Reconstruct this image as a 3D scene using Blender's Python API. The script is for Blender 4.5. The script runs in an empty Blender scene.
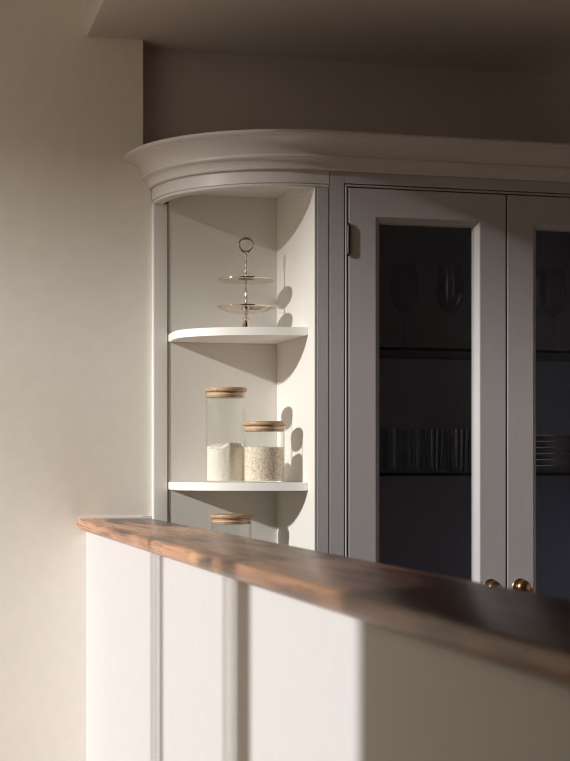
import bpy, bmesh, math, random
from mathutils import Vector, Matrix
random.seed(7)
PI = math.pi
scn = bpy.context.scene
COL = scn.collection
EYE = 1.25                      # height of the eye above the floor; heights below are written EYE + something

# ------------------------------------------------------------------ materials
def new_mat(name):
    m = bpy.data.materials.new(name); m.use_nodes = True
    nt = m.node_tree; nt.nodes.clear()
    out = nt.nodes.new('ShaderNodeOutputMaterial')
    return m, nt, out

def paint(name, col, rough=0.5, var=0.04, bump=0.15, scale=(40, 40, 6)):
    m, nt, out = new_mat(name)
    b = nt.nodes.new('ShaderNodeBsdfPrincipled'); nt.links.new(b.outputs[0], out.inputs[0])
    tc = nt.nodes.new('ShaderNodeTexCoord'); mp = nt.nodes.new('ShaderNodeMapping')
    mp.inputs['Scale'].default_value = scale
    nz = nt.nodes.new('ShaderNodeTexNoise'); nz.inputs['Scale'].default_value = 4; nz.inputs['Detail'].default_value = 5
    nt.links.new(tc.outputs['Object'], mp.inputs[0]); nt.links.new(mp.outputs[0], nz.inputs['Vector'])
    r = nt.nodes.new('ShaderNodeValToRGB')
    r.color_ramp.elements[0].position = .3; r.color_ramp.elements[1].position = .7
    r.color_ramp.elements[0].color = (*[c * (1 - var) for c in col], 1)
    r.color_ramp.elements[1].color = (*[min(1, c * (1 + var)) for c in col], 1)
    nt.links.new(nz.outputs[0], r.inputs[0]); nt.links.new(r.outputs[0], b.inputs['Base Color'])
    b.inputs['Roughness'].default_value = rough
    bp = nt.nodes.new('ShaderNodeBump'); bp.inputs['Strength'].default_value = bump; bp.inputs['Distance'].default_value = .001
    nt.links.new(nz.outputs[0], bp.inputs['Height']); nt.links.new(bp.outputs[0], b.inputs['Normal'])
    return m

def metal(name, col, rough):
    m, nt, out = new_mat(name)
    b = nt.nodes.new('ShaderNodeBsdfPrincipled'); nt.links.new(b.outputs[0], out.inputs[0])
    b.inputs['Base Color'].default_value = (*col, 1); b.inputs['Metallic'].default_value = 1
    nz = nt.nodes.new('ShaderNodeTexNoise'); nz.inputs['Scale'].default_value = 90
    mr = nt.nodes.new('ShaderNodeMapRange'); mr.inputs['To Min'].default_value = rough * .8; mr.inputs['To Max'].default_value = rough * 1.3
    nt.links.new(nz.outputs[0], mr.inputs[0]); nt.links.new(mr.outputs[0], b.inputs['Roughness'])
    return m

def glass(name, tint=(.97, .98, .97), ior=1.5, rough=0.0, edge=.6):
    m, nt, out = new_mat(name)
    t = nt.nodes.new('ShaderNodeBsdfTransparent'); t.inputs[0].default_value = (*tint, 1)
    g = nt.nodes.new('ShaderNodeBsdfGlossy'); g.inputs['Roughness'].default_value = rough
    # thin-sheet reflectance: the same from both faces of the sheet
    lw = nt.nodes.new('ShaderNodeLayerWeight'); lw.inputs[0].default_value = .5
    pw = nt.nodes.new('ShaderNodeMath'); pw.operation = 'POWER'; pw.inputs[1].default_value = 4.5
    ma = nt.nodes.new('ShaderNodeMath'); ma.operation = 'MULTIPLY_ADD'; ma.inputs[1].default_value = edge
    ma.inputs[2].default_value = ((ior - 1) / (ior + 1)) ** 2
    nt.links.new(lw.outputs['Facing'], pw.inputs[0]); nt.links.new(pw.outputs[0], ma.inputs[0])
    mx = nt.nodes.new('ShaderNodeMixShader')
    nt.links.new(ma.outputs[0], mx.inputs[0]); nt.links.new(t.outputs[0], mx.inputs[1]); nt.links.new(g.outputs[0], mx.inputs[2])
    nt.links.new(mx.outputs[0], out.inputs[0])
    return m

def walnut(name):
    m, nt, out = new_mat(name)
    b = nt.nodes.new('ShaderNodeBsdfPrincipled'); nt.links.new(b.outputs[0], out.inputs[0])
    tc = nt.nodes.new('ShaderNodeTexCoord')
    def noise(scale, sc, det, dist=0):
        mp = nt.nodes.new('ShaderNodeMapping'); mp.inputs['Scale'].default_value = scale
        nz = nt.nodes.new('ShaderNodeTexNoise'); nz.inputs['Scale'].default_value = sc
        nz.inputs['Detail'].default_value = det; nz.inputs['Distortion'].default_value = dist
        nt.links.new(tc.outputs['Object'], mp.inputs[0]); nt.links.new(mp.outputs[0], nz.inputs['Vector'])
        return nz
    big = noise((9, 1.1, 9), 1.6, 6, 1.2)
    fine = noise((120, 3, 120), 1.5, 4, .3)
    r = nt.nodes.new('ShaderNodeValToRGB'); cr = r.color_ramp
    cr.elements[0].position = .36; cr.elements[0].color = (.045, .023, .018, 1)
    cr.elements[1].position = .72; cr.elements[1].color = (.52, .32, .19, 1)
    e = cr.elements.new(.47); e.color = (.25, .13, .076, 1)
    nt.links.new(big.outputs[0], r.inputs[0])
    r2 = nt.nodes.new('ShaderNodeValToRGB')
    r2.color_ramp.elements[0].position = .35; r2.color_ramp.elements[0].color = (.62, .60, .60, 1)
    r2.color_ramp.elements[1].position = .65; r2.color_ramp.elements[1].color = (1.1, 1.1, 1.1, 1)
    nt.links.new(fine.outputs[0], r2.inputs[0])
    mx = nt.nodes.new('ShaderNodeMix'); mx.data_type = 'RGBA'; mx.blend_type = 'MULTIPLY'; mx.inputs[0].default_value = 1
    nt.links.new(r.outputs[0], mx.inputs[6]); nt.links.new(r2.outputs[0], mx.inputs[7])
    # sun and shade painted into the wood: slow noise, far end pale, near dark
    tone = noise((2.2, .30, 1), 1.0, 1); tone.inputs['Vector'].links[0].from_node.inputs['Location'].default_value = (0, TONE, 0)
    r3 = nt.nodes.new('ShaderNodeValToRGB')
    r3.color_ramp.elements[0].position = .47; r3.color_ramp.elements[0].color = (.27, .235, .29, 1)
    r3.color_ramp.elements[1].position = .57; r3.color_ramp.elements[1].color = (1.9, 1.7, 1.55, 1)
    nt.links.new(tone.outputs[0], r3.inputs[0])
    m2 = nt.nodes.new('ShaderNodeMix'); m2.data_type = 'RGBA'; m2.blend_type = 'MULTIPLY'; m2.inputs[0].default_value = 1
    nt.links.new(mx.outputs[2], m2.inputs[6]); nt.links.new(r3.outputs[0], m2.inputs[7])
    nt.links.new(m2.outputs[2], b.inputs['Base Color'])
    mr = nt.nodes.new('ShaderNodeMapRange'); mr.inputs['To Min'].default_value = .22; mr.inputs['To Max'].default_value = .36; b.inputs['IOR'].default_value = 1.40
    nt.links.new(fine.outputs[0], mr.inputs[0]); nt.links.new(mr.outputs[0], b.inputs['Roughness'])
    bp = nt.nodes.new('ShaderNodeBump'); bp.inputs['Strength'].default_value = .07; bp.inputs['Distance'].default_value = .001
    nt.links.new(fine.outputs[0], bp.inputs['Height']); nt.links.new(bp.outputs[0], b.inputs['Normal'])
    return m

def bamboo(name):
    m, nt, out = new_mat(name)
    b = nt.nodes.new('ShaderNodeBsdfPrincipled'); nt.links.new(b.outputs[0], out.inputs[0])
    tc = nt.nodes.new('ShaderNodeTexCoord'); mp = nt.nodes.new('ShaderNodeMapping'); mp.inputs['Scale'].default_value = (6, 60, 60)
    nz = nt.nodes.new('ShaderNodeTexNoise'); nz.inputs['Scale'].default_value = 3; nz.inputs['Detail'].default_value = 4
    nt.links.new(tc.outputs['Object'], mp.inputs[0]); nt.links.new(mp.outputs[0], nz.inputs['Vector'])
    r = nt.nodes.new('ShaderNodeValToRGB')
    r.color_ramp.elements[0].position = .35; r.color_ramp.elements[0].color = (.36, .205, .105, 1)
    r.color_ramp.elements[1].position = .65; r.color_ramp.elements[1].color = (.58, .37, .205, 1)
    nt.links.new(nz.outputs[0], r.inputs[0]); nt.links.new(r.outputs[0], b.inputs['Base Color'])
    b.inputs['Roughness'].default_value = .45
    return m

def grains(name, base, dark, scale, cover, bump):
    m, nt, out = new_mat(name)
    b = nt.nodes.new('ShaderNodeBsdfPrincipled'); nt.links.new(b.outputs[0], out.inputs[0])
    tc = nt.nodes.new('ShaderNodeTexCoord')
    v = nt.nodes.new('ShaderNodeTexVoronoi'); v.inputs['Scale'].default_value = scale
    nt.links.new(tc.outputs['Object'], v.inputs['Vector'])
    sx = nt.nodes.new('ShaderNodeSeparateColor'); nt.links.new(v.outputs['Color'], sx.inputs[0])
    r = nt.nodes.new('ShaderNodeValToRGB')
    r.color_ramp.elements[0].position = 0; r.color_ramp.elements[0].color = (*dark, 1)
    r.color_ramp.elements[1].position = cover; r.color_ramp.elements[1].color = (*base, 1)
    nt.links.new(sx.outputs[0], r.inputs[0]); nt.links.new(r.outputs[0], b.inputs['Base Color'])
    b.inputs['Roughness'].default_value = .9
    bp = nt.nodes.new('ShaderNodeBump'); bp.inputs['Strength'].default_value = bump; bp.inputs['Distance'].default_value = .003
    bp.invert = True
    nt.links.new(v.outputs['Distance'], bp.inputs['Height']); nt.links.new(bp.outputs[0], b.inputs['Normal'])
    return m

M = {}
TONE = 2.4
M['wall'] = paint('wall_paint', (.90, .87, .795), .75, .02, .2, (6, 6, 6))
M['room'] = paint('room_paint', (.42, .33, .25), .8, .02, .1, (6, 6, 6))
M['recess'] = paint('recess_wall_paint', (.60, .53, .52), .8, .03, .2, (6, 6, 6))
M['ceil'] = paint('ceiling_paint', (.68, .63, .60), .8, .02, .1, (5, 5, 5))
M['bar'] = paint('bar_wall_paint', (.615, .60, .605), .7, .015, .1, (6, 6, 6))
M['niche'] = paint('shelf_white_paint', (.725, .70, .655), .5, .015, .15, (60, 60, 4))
M['shelf'] = paint('shelf_edge_paint', (.90, .88, .84), .45, .01, .1, (60, 60, 4))
M['cornice'] = paint('cornice_paint', (.66, .625, .61), .35, .03, .2, (60, 60, 4))
M['cab'] = paint('cabinet_paint', (.50, .48, .49), .23, .03, .25, (60, 60, 4))
M['inside'] = paint('cabinet_inside_paint', (.50, .51, .62), .55, .05, .1, (30, 30, 4))
M['floor'] = paint('floor_boards', (.20, .115, .065), .5, .15, .2, (2, 14, 2))
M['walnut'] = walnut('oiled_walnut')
M['bamboo'] = bamboo('bamboo')
M['silver'] = metal('silver', (.66, .58, .50), .08)
M['brass'] = metal('aged_brass', (.44, .26, .145), .28)
M['bronze'] = metal('dark_bronze', (.10, .085, .08), .35)
M['pane'] = glass('pane_glass', (.94, .95, .97), 1.65)
M['jarglass'] = glass('jar_glass', (.985, .99, .985), 1.35)
M['ware'] = glass('drinking_glass', (.90, .92, .94), 1.55, .02)
M['shelfglass'] = glass('shelf_glass', (.72, .80, .79), 1.5)
M['glassedge'] = paint('polished_glass_edge', (.006, .010, .011), .15, .02, 0)
M['ceramic'] = paint('grey_ceramic', (.30, .29, .31), .25, .03, 0)
M['flour'] = grains('flour', (.80, .755, .66), (.72, .67, .57), 260, .5, .25)
M['oats'] = grains('oat_grains', (.84, .74, .60), (.46, .33, .20), 330, .30, .6)
M['silicone'] = paint('clear_silicone', (.62, .60, .56), .4, .02, 0)
M['outside'] = paint('outside_paving', (.32, .31, .29), .9, .1, .2, (2, 2, 2))

# ------------------------------------------------------------------ mesh helpers
def link(name, bm, mat, parent=None, smooth=False, loc=None):
    bmesh.ops.recalc_face_normals(bm, faces=bm.faces[:])
    me = bpy.data.meshes.new(name); bm.to_mesh(me); bm.free()
    for k in (mat if isinstance(mat, (list, tuple)) else [mat]):
        me.materials.append(k)
    if smooth:
        for p in me.polygons: p.use_smooth = True
    o = bpy.data.objects.new(name, me); COL.objects.link(o)
    if loc is not None: o.location = loc
    if parent is not None:
        o.parent = parent
    return o

def auto_smooth(o, ang=35):
    bm = bmesh.new(); bm.from_mesh(o.data)
    for f in bm.faces: f.smooth = True
    for e in bm.edges:
        if len(e.link_faces) == 2 and e.calc_face_angle(0) > math.radians(ang): e.smooth = False
    bm.to_mesh(o.data); bm.free()
    return o

def tag(o, label=None, cat=None, group=None, kind=None):
    if label: o['label'] = label
    if cat: o['category'] = cat
    if group: o['group'] = group
    if kind: o['kind'] = kind
    return o

def empty(name, loc=(0, 0, 0)):
    o = bpy.data.objects.new(name, None); o.empty_display_size = .05
    COL.objects.link(o); o.location = loc
    return o

def add_box(bm, x0, x1, y0, y1, z0, z1, bev=0, seg=2):
    r = bmesh.ops.create_cube(bm, size=1)
    vs = r['verts']
    for v in vs:
        v.co = Vector(((x0 + x1) / 2 + v.co.x * (x1 - x0), (y0 + y1) / 2 + v.co.y * (y1 - y0), (z0 + z1) / 2 + v.co.z * (z1 - z0)))
    if bev > 0:
        es = list({e for v in vs for e in v.link_edges})
        bmesh.ops.bevel(bm, geom=es, offset=bev, segments=seg, affect='EDGES', profile=.5)
    return bm

def boxm(*a, **k):
    return add_box(bmesh.new(), *a, **k)

def add_rings(bm, rings, closed_u=True, closed_v=False):
    """bridge a list of point rings"""
    vr = [[bm.verts.new(p) for p in r] for r in rings]
    n = len(vr[0]); m = len(vr)
    for i in range(m if closed_v else m - 1):
        a, b = vr[i], vr[(i + 1) % m]
        for j in range(n if closed_u else n - 1):
            k = (j + 1) % n
            try: bm.faces.new((a[j], a[k], b[k], b[j]))
            except ValueError: pass
    return vr

def lathe(prof, seg=40, wob=None):
    """prof: (radius, z) list turned round z; radius 0 makes a pole"""
    bm = bmesh.new(); prev = None
    for i, (r, z) in enumerate(prof):
        if r < 1e-6: cur = [bm.verts.new((0, 0, z))]
        else:
            cur = []
            for j in range(seg):
                a = 2 * PI * j / seg; rr = r * (1 + (wob(a, i) if wob else 0))
                cur.append(bm.verts.new((rr * math.cos(a), rr * math.sin(a), z)))
        if prev is not None:
            if len(prev) == 1 and len(cur) > 1:
                for j in range(seg): bm.faces.new((prev[0], cur[j], cur[(j + 1) % seg]))
            elif len(cur) == 1 and len(prev) > 1:
                for j in range(seg): bm.faces.new((prev[j], prev[(j + 1) % seg], cur[0]))
            elif len(cur) > 1:
                for j in range(seg):
                    k = (j + 1) % seg; bm.faces.new((prev[j], prev[k], cur[k], cur[j]))
        prev = cur
    return bm

def prism(poly, z0, z1, bev=0):
    bm = bmesh.new()
    lo = [bm.verts.new((x, y, z0)) for x, y in poly]; hi = [bm.verts.new((x, y, z1)) for x, y in poly]
    n = len(poly)
    bm.faces.new(lo[::-1]); bm.faces.new(hi)
    for i in range(n):
        j = (i + 1) % n; bm.faces.new((lo[i], lo[j], hi[j], hi[i]))
    if bev:
        es = [e for e in bm.edges if abs(e.verts[0].co.z - e.verts[1].co.z) < 1e-6]
        bmesh.ops.bevel(bm, geom=es, offset=bev, segments=2, affect='EDGES')
    return bm

def sweep(path, prof, closed=True):
    """path: list of ((x,y),(nx,ny)); prof: (offset along n, z)"""
    bm = bmesh.new(); rings = []
    for (x, y), (nx, ny) in path:
        rings.append([(x + nx * o, y + ny * o, z) for o, z in prof])
    vr = add_rings(bm, rings, closed_u=closed)
    if closed:
        bm.faces.new(vr[0][::-1]); bm.faces.new(vr[-1])
    return bm

# ------------------------------------------------------------------ the room
CEIL = 3.05
SOFFIT = EYE + 1.300
LW = -.90                       # window wall
WY = 4.715                      # end wall beside the recess
def struct(name, bm, mat, label=None, smooth=False):
    o = link(name, bm, mat, None, smooth); o['kind'] = 'structure'
    if label: o['label'] = label
    return o
struct('floor', boxm(LW - .3, 3.2, -2.6, 5.0, -.1, 0), M['floor'])
struct('ceiling', boxm(LW - .3, 3.2, -2.6, 5.0, CEIL, CEIL + .1), M['ceil'])
struct('ceiling_lowered', boxm(.573, 3.2, -2.6, 4.95, SOFFIT, CEIL - .001, bev=.003), M['ceil'], 'lowered ceiling over the cabinets with a square left edge')
struct('wall_back', boxm(LW - .3, .745, WY, 5.0, 0, CEIL), M['wall'], 'plain cream wall left of the curved cabinet')
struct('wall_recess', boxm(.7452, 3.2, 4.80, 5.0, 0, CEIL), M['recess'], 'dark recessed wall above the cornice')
struct('wall_right', boxm(3.2, 3.4, -2.6, 5.0, 0, CEIL), M['room'])
struct('wall_rear', boxm(LW - .3, 3.4, -2.8, -2.6, 0, CEIL), M['room'])
WIN0, WIN1, HEAD = 1.43, 4.70, 2.95
bm = bmesh.new()
add_box(bm, LW - .22, LW, -2.6, WIN0, 0, CEIL)
add_box(bm, LW - .22, LW, WIN1, 4.714, 0, CEIL)
add_box(bm, LW - .22, LW, WIN0, WIN1, HEAD, CEIL)
add_box(bm, LW - .22, LW, WIN0, WIN1, 0, .05)
struct('wall_left', bm, M['room'])
bm = bmesh.new()
fx0, fx1 = LW - .12, LW - .06
add_box(bm, fx0, fx1, 2.935, 2.962, .05, HEAD)
add_box(bm, -.995, -.985, 3.008, 3.026, .05, HEAD)
add_box(bm, -.995, -.985, 3.062, 3.080, .05, HEAD)
add_box(bm, fx0, fx1, 2.085, 2.185, .05, HEAD)
add_box(bm, -.995, -.985, 2.215, 2.231, .05, HEAD)
add_box(bm, -.995, -.985, 2.270, 2.286, .05, HEAD)
struct('window_1', bm, M['cab'])
bm = bmesh.new()                # unseen slab added to fade the sun higher up, with a sloping lower edge
zo = lambda y: EYE + .535 + .366 * 17.3 - .42 * (y - .03)
a = [bm.verts.new((x, y, z)) for x in (-16.3, -16) for y, z in ((-10, zo(-10)), (5, zo(5)), (5, 14), (-10, 14))]
bm.faces.new(a[:4]); bm.faces.new(a[4:][::-1])
for k in range(4): bm.faces.new((a[k], a[(k + 1) % 4], a[4 + (k + 1) % 4], a[4 + k]))
struct('sun_blocker_outside', bm, M['outside'])
struct('ground_outside', boxm(-26, LW - .23, -12, 14, -.25, -.15), M['outside'])

# ------------------------------------------------------------------ plan curve of the corner unit
CX, CY = 1.167, 4.70            # inner corner of the open shelves
FA, FB = .395, .40              # frame half axes
YF = CY - FB                    # cabinet front 4.30
JOINT = 1.2159
def ell(a, b, cx, cy, n=40, t0=0, t1=PI / 2):
    out = []
    for i in range(n + 1):
        t = t0 + (t1 - t0) * i / n
        x, y = cx - a * math.cos(t), cy - b * math.sin(t)
        nx, ny = -math.cos(t) / a, -math.sin(t) / b
        l = math.hypot(nx, ny); out.append(((x, y), (nx / l, ny / l)))
    return out
arc = ell(FA, FB, CX, CY)

# cornice: one continuous moulding over both cabinets
CP = [(-.02, .8475), (.010, .8475), (.012, .850), (.0125, .856), (.015, .865), (.021, .872), (.027, .875),
      (.030, .8755), (.0335, .879), (.0335, .883), (.030, .8865), (.031, .889), (.034, .896), (.041, .906), (.051, .9155), (.064, .924), (.075, .929),
      (.078, .9295), (.079, .931), (.086, .933), (.0895, .937), (.088, .942), (.083, .945), (-.02, .945)]
CP = [(o, z + EYE) for o, z in CP]
path = [((arc[0][0][0], CY + .014), (-1, 0))] + arc + [((1.75, YF), (0, -1)), ((2.31, YF), (0, -1))]
o = auto_smooth(link('cornice', sweep(path, CP), M['cornice']), 28)
tag(o, 'moulded cream cornice curving round the top of both cabinets', 'cornice')
inner = [p for p, n in ell(FA - .02, FB - .02, CX, CY)]
top_poly = inner + [(2.31, YF + .02), (2.31, 4.79), (inner[0][0], 4.79)]
link('top_board', prism(top_poly, EYE + .925, EYE + .943), M['cab'], o)

# ------------------------------------------------------------------ open corner unit
cu = empty('corner_shelf_unit', (CX, CY, EYE - .62))
tag(cu, 'open cream corner shelf unit with rounded front beside the plain wall', 'shelf unit')
def part(name, bm, mat, parent, label=None, smooth=None, base=None):
    o = link(name, bm, mat, None)
    if smooth: auto_smooth(o, smooth)
    o.parent = parent
    w = Vector(parent.location)
    if parent.parent: w = w + Vector(parent.parent.location)
    if base is None: o.matrix_parent_inverse = Matrix.Translation(-w)
    if label: o['label'] = label
    return o
Z0 = EYE - .62
BZ = EYE - .43
# curved top rail with a little bead along its lower edge
RP = [(0, .8110), (-.0035, .8104), (-.0038, .8088), (-.0008, .8080), (.0006, .8055), (.0002, .8025), (-.0015, .8004), (-.0035, .8000), (-.030, .8000), (-.030, .8475), (0, .8475)]
RP = [(o, z + EYE) for o, z in RP]
rail_path = [((arc[0][0][0], CY + .012), (-1, 0))] + arc + [((JOINT - .001, YF), (0, -1))]
part('top_rail', sweep(rail_path, RP), M['cornice'], cu, smooth=28)
# right front stile, with a quirk line beside the opening
part('stile', boxm(1.1785, 1.2135, YF, YF + .03, Z0, EYE + .800, bev=.0015), M['cab'], cu)
part('stile_bead', boxm(1.1736, 1.1772, YF + .0010, YF + .028, Z0, EYE + .802, bev=.002), M['cab'], cu)
# left post, flush on the wall, round nosed
bm = boxm(.7715, .8165, CY - .003, CY + .0145, Z0, EYE + .802)
es = [e for e in bm.edges if abs(e.verts[0].co.z - e.verts[1].co.z) > .5 and e.verts[0].co.x < .78 and e.verts[0].co.y < CY]
bmesh.ops.bevel(bm, geom=es, offset=.006, segments=4, affect='EDGES', profile=.5)
part('post', bm, M['niche'], cu, smooth=40)
part('scribe_strip', boxm(.7452, .7713, WY - .0004, WY + .012, EYE - .147, EYE + .942), M['wall'], cu)
part('back_panel', boxm(.8205, CX + .012, CY, CY + .018, Z0, EYE + .8474), M['niche'], cu)
part('side_panel', prism([(1.172, 4.301), (1.1732, 4.301), (1.1732, 4.331), (1.187, 4.331), (1.187, CY - .0005), (1.160, CY - .0005)], Z0, EYE + .7995), M['niche'], cu)
part('side_panel', boxm(1.1610, 1.1860, YF + .0315, CY - .0005, EYE + .7997, EYE + .8330), M['niche'], cu)
ceil_poly = [p for p, n in ell(FA - .031, FB - .031, CX - .0005, CY - .0005)] + [(CX - .0005, CY - .0005)]
part('niche_ceiling', prism(ceil_poly, EYE + .8335, EYE + .8470), M['niche'], cu)
SA, SD, SB = .347, .112, .222
def px(y): return 1.160 + (CY - y) / .399 * .012 - .0006
shelf_poly = [(CX - SA, CY - .0005)] + [p for p, n in ell(SA, SB, CX - .0005, CY - SD, 36)][:-1] + [(px(CY - SD - SB), CY - SD - SB), (px(CY), CY - .0005)]
for zt in (.4065, -.0420):
    part('shelf', prism(shelf_poly, EYE + zt - .0235, EYE + zt, bev=.0018), M['shelf'], cu, smooth=35)
part('bottom_board', prism([(.79, CY - .0005)] + [p for p, n in ell(.375, FB - .03, CX - .0005, CY - .01, 36)][:-1] + [(px(4.33), 4.332), (px(CY), CY - .0005)], BZ, BZ + .035), M['niche'], cu)
BOARD = BZ + .035

# ------------------------------------------------------------------ glazed cabinet
gc = empty('glazed_cabinet', (1.76, YF, Z0))
tag(gc, 'tall cream cabinet with two glazed doors and dark interior', 'cabinet')
XR = 2.31
DT = EYE + .8025                 # top of doors
DB = EYE - .595
part('stile', boxm(1.2166, 1.2600, YF, YF + .022, Z0, EYE + .8475, bev=.0015), M['cab'], gc)
part('stile', boxm(2.2543, XR, YF, YF + .022, Z0, EYE + .8475, bev=.0015), M['cab'], gc)
part('top_rail', boxm(1.2602, 2.2540, YF, YF + .022, EYE + .8150, EYE + .8475, bev=.001), M['cab'], gc)
part('bottom_rail', boxm(1.2602, 2.2540, YF, YF + .022, Z0, DB - .012, bev=.001), M['cab'], gc)
bm = bmesh.new()
add_box(bm, 1.2628, 1.2688, YF - .0005, YF + .02, DB - .0075, EYE + .8122, bev=.0024)
add_box(bm, 2.2455, 2.2515, YF - .0005, YF + .02, DB - .0075, EYE + .8122, bev=.0024)
add_box(bm, 1.2690, 2.2453, YF - .0005, YF + .02, EYE + .8062, EYE + .8122, bev=.0024)
add_box(bm, 1.2690, 2.2453, YF - .0005, YF + .02, DB - .0075, DB - .0025, bev=.002)
part('bead', bm, M['cab'], gc)
part('side_panel', boxm(JOINT + .001, 1.2340, YF + .0225, 4.7165, Z0, EYE + .8474), M['inside'], gc)
part('side_panel', boxm(2.292, XR, YF + .0225, 4.7165, Z0, EYE + .8474), M['inside'], gc)
part('back_panel', boxm(JOINT + .001, XR, 4.717, 4.735, Z0, EYE + .8474), M['inside'], gc)
part('top_panel', boxm(1.2342, 2.2918, YF + .0225, 4.7165, EYE + .829, EYE + .8474), M['inside'], gc)
part('bottom_panel', boxm(1.2342, 2.2918, YF + .0225, 4.7165, Z0, Z0 + .02), M['inside'], gc)

def rect_ring(x0, x1, z0, z1, y): return [(x0, y, z0), (x1, y, z0), (x1, y, z1), (x0, y, z1)]
def ins(r, i): return (r[0] + i, r[1] - i, r[2] + i, r[3] - i)
def make_door(x0, x1, hinge_left, knob_x):
    d = part('door', door_bm(x0, x1), M['cab'], gc)
    z0, z1 = DB, DT
    r = ins((x0, x1, z0, z1), .0950)
    sub('glass_pane', boxm(r[0] - .006, r[1] + .006, YF + .0185, YF + .0225, r[2] - .006, r[3] + .006), M['pane'], d)
    # knob
    prof = [(0, .0), (.0235, .0), (.0240, .0015), (.0225, .0035), (.0130, .0045), (.0085, .0075), (.0080, .0150), (.0110, .0185),
            (.0178, .0215), (.0212, .0270), (.0208, .0325), (.0175, .0375), (.0115, .0410), (.0050, .0425), (0, .0428)]
    bm = lathe(prof, 32)
    bm.transform(Matrix.Translation((knob_x, YF - .0002, EYE - .349)) @ Matrix.Rotation(PI / 2, 4, 'X'))
    auto_smooth(sub('knob', bm, M['brass'], d, 'aged brass round knob'), 50)
    hx = x0 - .0015 if hinge_left else x1 + .0015
    for zc in (EYE + .654, EYE - .45):
        hb = lathe([(0, -.048), (.0025, -.047), (.0038, -.044), (.0022, -.0415), (.0050, -.0405), (.0052, -.0140), (.0047, -.0136), (.0047, -.0132), (.0052, -.0128),
                    (.0052, .0128), (.0047, .0132), (.0047, .0136), (.0052, .0140), (.0050, .0405), (.0022, .0415), (.0038, .044), (.0025, .047), (0, .048)], 18)
        hb.transform(Matrix.Translation((hx, YF - .0045, zc)))
        auto_smooth(sub('hinge', hb, M['bronze'], d, 'dark bronze butt hinge'), 50)
    return d
def door_bm(x0, x1):
    R = (x0, x1, DB, DT); bm = bmesh.new()
    seq = [(.0, YF + .0220), (.0, YF + .0012), (.0012, YF), (.0800, YF), (.0805, YF + .0012), (.0815, YF + .0016), (.0930, YF + .0150),
           (.0950, YF + .0160), (.0950, YF + .0184), (.0985, YF + .0220)]
    rings = [rect_ring(*ins(R, i), y) for i, y in seq]
    add_rings(bm, rings, closed_u=True, closed_v=True)
    return bm
def sub(name, bm, mat, parent, label=None):
    o = link(name, bm, mat); o.parent = parent
    o.matrix_parent_inverse = Matrix.Identity(4)
    if label: o['label'] = label
    return o
make_door(1.2733, 1.7540, True, 1.7060)
make_door(1.7600, 2.2416, False, 1.7980)

# glass shelves of the cabinet: clear sheet with dark polished edges
SH1, SH2 = EYE + .3545, EYE - .0145
for zt in (SH1, SH2):
    bm = boxm(1.2345, 2.2915, 4.375, 4.7165, zt - .0085, zt)
    for f in bm.faces:
        f.material_index = 1 if abs(f.normal.z) < .5 else 0
    s = part('glass_shelf', bm, [M['shelfglass'], M['glassedge']], gc, 'glass shelf with a dark front edge')

# ------------------------------------------------------------------ base cabinet below (behind the bar)
bc = empty('base_cabinet', (1.55, YF, 0))
tag(bc, 'low base cabinet under the open shelves and glazed doors, behind the bar', 'cabinet')
part('carcass', boxm(.83, XR, 4.235, 4.79, .10, Z0 - .04, bev=.002), M['cab'], bc)
part('plinth', boxm(.85, XR, 4.30, 4.78, 0, .0995), M['cab'], bc)
part('worktop', prism([(.772, 4.71), (.772, 4.50), (.83, 4.32), (.95, 4.215), (1.05, 4.20), (XR, 4.20), (XR, 4.795), (.772, 4.795)], Z0 - .0395, Z0 - .0004, bev=.003), M['walnut'], bc)

# ------------------------------------------------------------------ bar: half wall and timber top
BT = EYE - .1535
o = struct('wall_bar', boxm(.572, .742, .10, WY - .0005, 0, BT - .0352, bev=.002), M['bar'], 'white half wall under the dark wooden bar top')
prof = [(.768, BT - .0020), (.766, BT), (.5535, BT), (.5490, BT - .0008), (.5460, BT - .0030), (.5445, BT - .0065), (.5440, BT - .0120), (.5450, BT - .0180),
        (.5475, BT - .0240), (.5520, BT - .0290), (.5580, BT - .0325), (.5630, BT - .0345), (.766, BT - .0345), (.768, BT - .0325)]
bm = bmesh.new()
NY = 40; rings = []
for i in range(NY + 1):
    y = .05 + (WY - .0006 - .05) * i / NY
    rings.append([(x, y, z) for x, z in prof])
vr = add_rings(bm, rings); bm.faces.new(vr[0]); bm.faces.new(vr[-1][::-1])
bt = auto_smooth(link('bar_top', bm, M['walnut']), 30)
tag(bt, 'long dark walnut bar top with rounded edge on the white half wall', 'countertop')
bm = boxm(.552, .770, WY - .004, WY - .0002, BT + .0002, BT + .0055)
struct('trim_1', bm, M['shelf'], 'thin white sealant line where the bar top meets the wall')

# ------------------------------------------------------------------ things on the open shelves
S1, S2 = EYE + .4068, EYE - .0417
cs = empty('cake_stand', (1.035, 4.580, S1))
tag(cs, 'two-tier silver cake stand with a ring handle on the upper shelf', 'cake stand')
def lp(name, prof, mat, parent, seg=40, smooth=40, wob=None, label=None):
    o = link(name, lathe(prof, seg, wob), mat, parent); auto_smooth(o, smooth)
    if label: o['label'] = label
    return o
lp('foot', [(0, 0), (.0200, 0), (.0205, .002), (.0185, .004), (.0165, .006), (.0135, .013), (.0115, .022), (.0085, .030), (.0075, .036), (.0100, .039), (.0100, .043), (0, .044)], M['silver'], cs, 28)
def scallop(a, i): return .008 * math.cos(16 * a) if 3 < i < 11 else 0
def plate_prof(r, z, d): return [(0, z - d), (r * .52, z - d), (r * .70, z - d * .82), (r * .86, z - d * .30), (r * .965, z - .0022), (r * .985, z - .0030), (r, z - .0018), (r * 1.004, z), (r, z + .0016), (r * .985, z + .0022), (r * .965, z + .0012), (r * .84, z - d * .30 + .0022), (r * .68, z - d * .80 + .002), (r * .5, z - d + .002), (0, z - d + .002)]
lp('lower_plate', plate_prof(.0870, .0745, .0150), M['silver'], cs, 96, 40, scallop)
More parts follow.
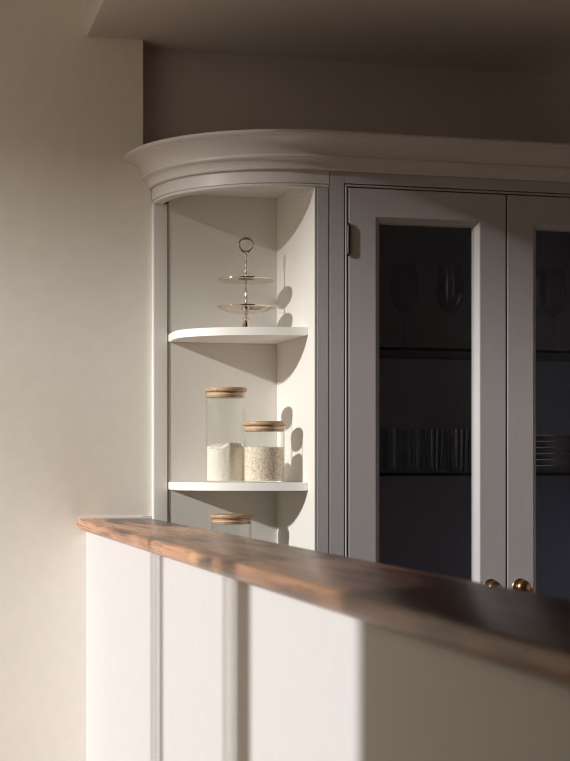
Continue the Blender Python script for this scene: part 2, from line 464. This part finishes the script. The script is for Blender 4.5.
lp('upper_plate', plate_prof(.0840, .1570, .0085), M['silver'], cs, 96, 40, scallop)
st = [(0, .040)]
for z0, z1, n in ((.042, .136, 5), (.140, .236, 6)):
    for k in range(n):
        a, b = z0 + (z1 - z0) * k / n, z0 + (z1 - z0) * (k + 1) / n
        st += [(.0036, a + .001), (.0052, a + (b - a) * .3), (.0052, a + (b - a) * .6), (.0036, b - .001)]
st += [(.0060, .238), (.0060, .2405), (0, .242)]
lp('stem', st, M['silver'], cs, 16)
bm = bmesh.new(); rings = []
for i in range(40):
    a = 2 * PI * i / 40; rings.append([((.0205 + 0.0041 * math.cos(b)) * math.cos(a), 0.0041 * math.sin(b), .2615 + (.0205 + 0.0041 * math.cos(b)) * math.sin(a)) for b in [2 * PI * j / 10 for j in range(10)]])
add_rings(bm, rings, True, True)
rg = link('ring_handle', bm, M['silver'], cs, True); rg.rotation_euler[2] = math.radians(-12)

def jar(name, loc, r, h, label, fill, fill_mat, fill_name, fr):
    t = empty(name, loc); tag(t, label, 'jar', 'glass storage jars with wooden lids')
    hb = h - .012
    g = [(0, .0), (r - .004, 0), (r - .001, .0015), (r, .005), (r, hb - .001), (r - .0012, hb), (r - .0024, hb - .001), (r - .0024, .006), (r - .005, .0042), (0, .004)]
    lp('glass_body', g, M['jarglass'], t, 48, 40)
    lid = lp('lid', [(0, hb + .0004), (r + .0012, hb + .0004), (r + .0025, hb + .002), (r + .0025, h - .002), (r + .001, h), (0, h)], M['bamboo'], t, 48, 40)
    pl = lp('lid_plug', [(0, hb - .017), (r - .0050, hb - .017), (r - .0036, hb - .0155), (r - .0036, hb + .0002), (0, hb + .0002)], M['bamboo'], lid, 48, 40)
    lp('seal_ring', [(r - .0035, hb - .0100), (r - .0026, hb - .0095), (r - .0026, hb - .0065), (r - .0035, hb - .006)], M['silicone'], lid, 48, 40)
    if fill:
        rc = r - .0034
        bm = bmesh.new(); seg = 64; prev = None
        rows = [(0, .0046)] + [(rc, .0046), (rc, .012)]
        bmv = []
        rnd = random.Random(hash(fill_name) % 97 if False else len(fill_name))
        ph = [rnd.uniform(0, 6.28) for _ in range(12)]
        def hz(x, y):
            q = 0
            for k in range(6):
                q += math.sin(x * (60 + 45 * k) + ph[k]) * math.sin(y * (55 + 50 * k) + ph[k + 6]) / (1 + .5 * k)
            return q
        amp = fr
        base = [bm.verts.new((0, 0, .0046))]
        ringb = [bm.verts.new((rc * math.cos(2 * PI * j / seg), rc * math.sin(2 * PI * j / seg), .0046)) for j in range(seg)]
        for j in range(seg): bm.faces.new((base[0], ringb[(j + 1) % seg], ringb[j]))
        prev = ringb; nr = 12
        for i in range(nr, 0, -1):
            rr = rc * i / nr; cur = []
            for j in range(seg):
                x, y = rr * math.cos(2 * PI * j / seg), rr * math.sin(2 * PI * j / seg)
                cur.append(bm.verts.new((x, y, fill + amp * hz(x, y) + amp * 1.2 * (1 - (i / nr) ** 2))))
            for j in range(seg): bm.faces.new((prev[j], prev[(j + 1) % seg], cur[(j + 1) % seg], cur[j]))
            prev = cur
        c = bm.verts.new((0, 0, fill + amp * 1.2 + amp * hz(0, 0)))
        for j in range(seg): bm.faces.new((prev[j], prev[(j + 1) % seg], c))
        auto_smooth(link(fill_name, bm, fill_mat, t), 50)
    return t
jar('storage_jar', (.9635, 4.535, S2), .0595, .2785, 'tall glass jar of white flour with a wooden lid on the middle shelf', .104, M['flour'], 'flour', .0062)
jar('storage_jar', (1.0605, 4.452, S2), .0610, .1775, 'short glass jar of speckled oats with a wooden lid on the middle shelf', .102, M['oats'], 'oats', .0012)
jar('storage_jar', (.990, 4.580, BOARD + .0003), .0610, EYE - .1385 - BOARD, 'clear glass jar with a wooden lid half hidden behind the bar top', None, None, '', 0)

# ------------------------------------------------------------------ glassware and plates behind the panes
def copy_thing(o, loc, label):
    c = o.copy(); COL.objects.link(c); c.location = loc; c['label'] = label
    for ch in o.children:
        k = ch.copy(); COL.objects.link(k); k.parent = c
    return c
tp = [(0, 0), (.026, 0), (.0285, .0015), (.0295, .004), (.0335, .132), (.0325, .1328), (.0315, .132), (.0275, .012), (.024, .010), (0, .010)]
tb = lp('tumbler', tp, M['ware'], None, 36, 40)
ords = ['leftmost', 'second from left', 'third from left', 'rightmost']
tx = [1.438, 1.513, 1.588, 1.662]
first = True
for row, (yy, off) in enumerate(((4.445, 0), (4.530, .018))):
    for i, x in enumerate(tx):
        lab = ('clear straight tumbler, %s in the front row on the lower glass shelf' if row == 0 else 'clear straight tumbler, %s in the back row on the lower glass shelf') % ords[i]
        loc = (x + off, yy + .006 * ((i * 7) % 3), SH2 + .0003)
        if first:
            tb.location = loc; tag(tb, lab, 'glass', 'tumblers on the lower glass shelf'); first = False
        else: copy_thing(tb, loc, lab)
wg = empty('wine_glass'); 
tag(wg, 'x', 'wine glass', 'wine glasses on the upper glass shelf')
lp('foot', [(0, 0), (.036, 0), (.0365, .0012), (.034, .002), (.012, .0042), (.006, .008), (0, .009)], M['ware'], wg, 36)
lp('stem', [(.006, .008), (.0042, .014), (.0036, .05), (.0036, .09), (.005, .108), (.008, .115)], M['ware'], wg, 20)
lp('bowl', [(0, .113), (.008, .1145), (.026, .128), (.0385, .150), (.0430, .176), (.0410, .210), (.0340, .262), (.0330, .2635), (.0322, .262), (.0390, .210), (.0408, .176), (.0365, .151), (.025, .131), (0, .118)], M['ware'], wg, 40)
wl = [(1.508, 4.50, 'clear wine glass, left one behind the first glazed door on the upper shelf'),
      (1.655, 4.50, 'clear wine glass, right one behind the first glazed door on the upper shelf'),
      (1.925, 4.50, 'clear wine glass, left one behind the second glazed door'),
      (2.005, 4.53, 'clear wine glass, right one behind the second glazed door')]
for i, (x, y, lab) in enumerate(wl):
    loc = (x, y, SH1 + .0003)
    if i == 0: wg.location = loc; wg['label'] = lab
    else: copy_thing(wg, loc, lab)
pp = [(0, 0), (.070, 0), (.074, .002), (.095, .006), (.128, .0185), (.134, .0215), (.1345, .0228), (.132, .0230), (.126, .0205), (.094, .0085), (.07, .0050), (0, .0045)]
pl = lp('plate', pp, M['ceramic'], None, 56, 40)
po = ['bottom plate of', 'second lowest plate of', 'third lowest plate of', 'third highest plate of', 'second highest plate of', 'topmost plate of']
for i in range(6):
    lab = po[i] + ' the grey stack behind the second glazed door'
    loc = (1.992 + .002 * ((i * 5) % 3 - 1), 4.530, SH2 + .0003 + i * .0184)
    if i == 0: pl.location = loc; tag(pl, lab, 'plate', 'stacked grey plates')
    else: copy_thing(pl, loc, lab)

# ------------------------------------------------------------------ light
w = bpy.data.worlds.new('sky'); scn.world = w; w.use_nodes = True
bg = w.node_tree.nodes['Background']
bg.inputs[0].default_value = (1, .835, .60, 1); bg.inputs[1].default_value = .74
sl = bpy.data.lights.new('sun', 'SUN'); sl.energy = 3.85; sl.angle = math.radians(1.9); sl.color = (1, .98, .965)
so = bpy.data.objects.new('sun', sl); COL.objects.link(so); so.location = (-6, 2.5, 5)
so.rotation_euler = Vector((1, .27, -.366)).to_track_quat('-Z', 'Y').to_euler()
al = bpy.data.lights.new('window_portal', 'AREA'); al.shape = 'RECTANGLE'; al.size = HEAD - .05; al.size_y = WIN1 - WIN0
al.cycles.is_portal = True
ao = bpy.data.objects.new('window_portal', al); COL.objects.link(ao)
ao.location = (LW - .2, (WIN0 + WIN1) / 2, (HEAD + .05) / 2); ao.rotation_euler = (0, -PI / 2, 0)

# ------------------------------------------------------------------ camera
cam = bpy.data.cameras.new('camera'); co = bpy.data.objects.new('camera', cam); COL.objects.link(co)
F = 1565
cam.sensor_fit = 'HORIZONTAL'; cam.sensor_width = 36; cam.lens = F / 570 * 36
cam.shift_y = (468 - 380.5) / 570
co.location = (0, 0, EYE); co.rotation_euler = (PI / 2, 0, -math.radians(14.16))
cam.clip_start = .02
cam.dof.use_dof = True; cam.dof.focus_distance = 4.5; cam.dof.aperture_fstop = 8.5
scn.camera = co
scn.view_settings.view_transform = 'Standard'; scn.view_settings.look = 'None'
scn.view_settings.exposure = 0; scn.view_settings.gamma = 1; scn.view_settings.use_curve_mapping = False
scn.cycles.filter_width = 1.1
scn.cycles.max_bounces = 12; scn.cycles.diffuse_bounces = 6; scn.cycles.transparent_max_bounces = 32
scn.cycles.sample_clamp_indirect = 4
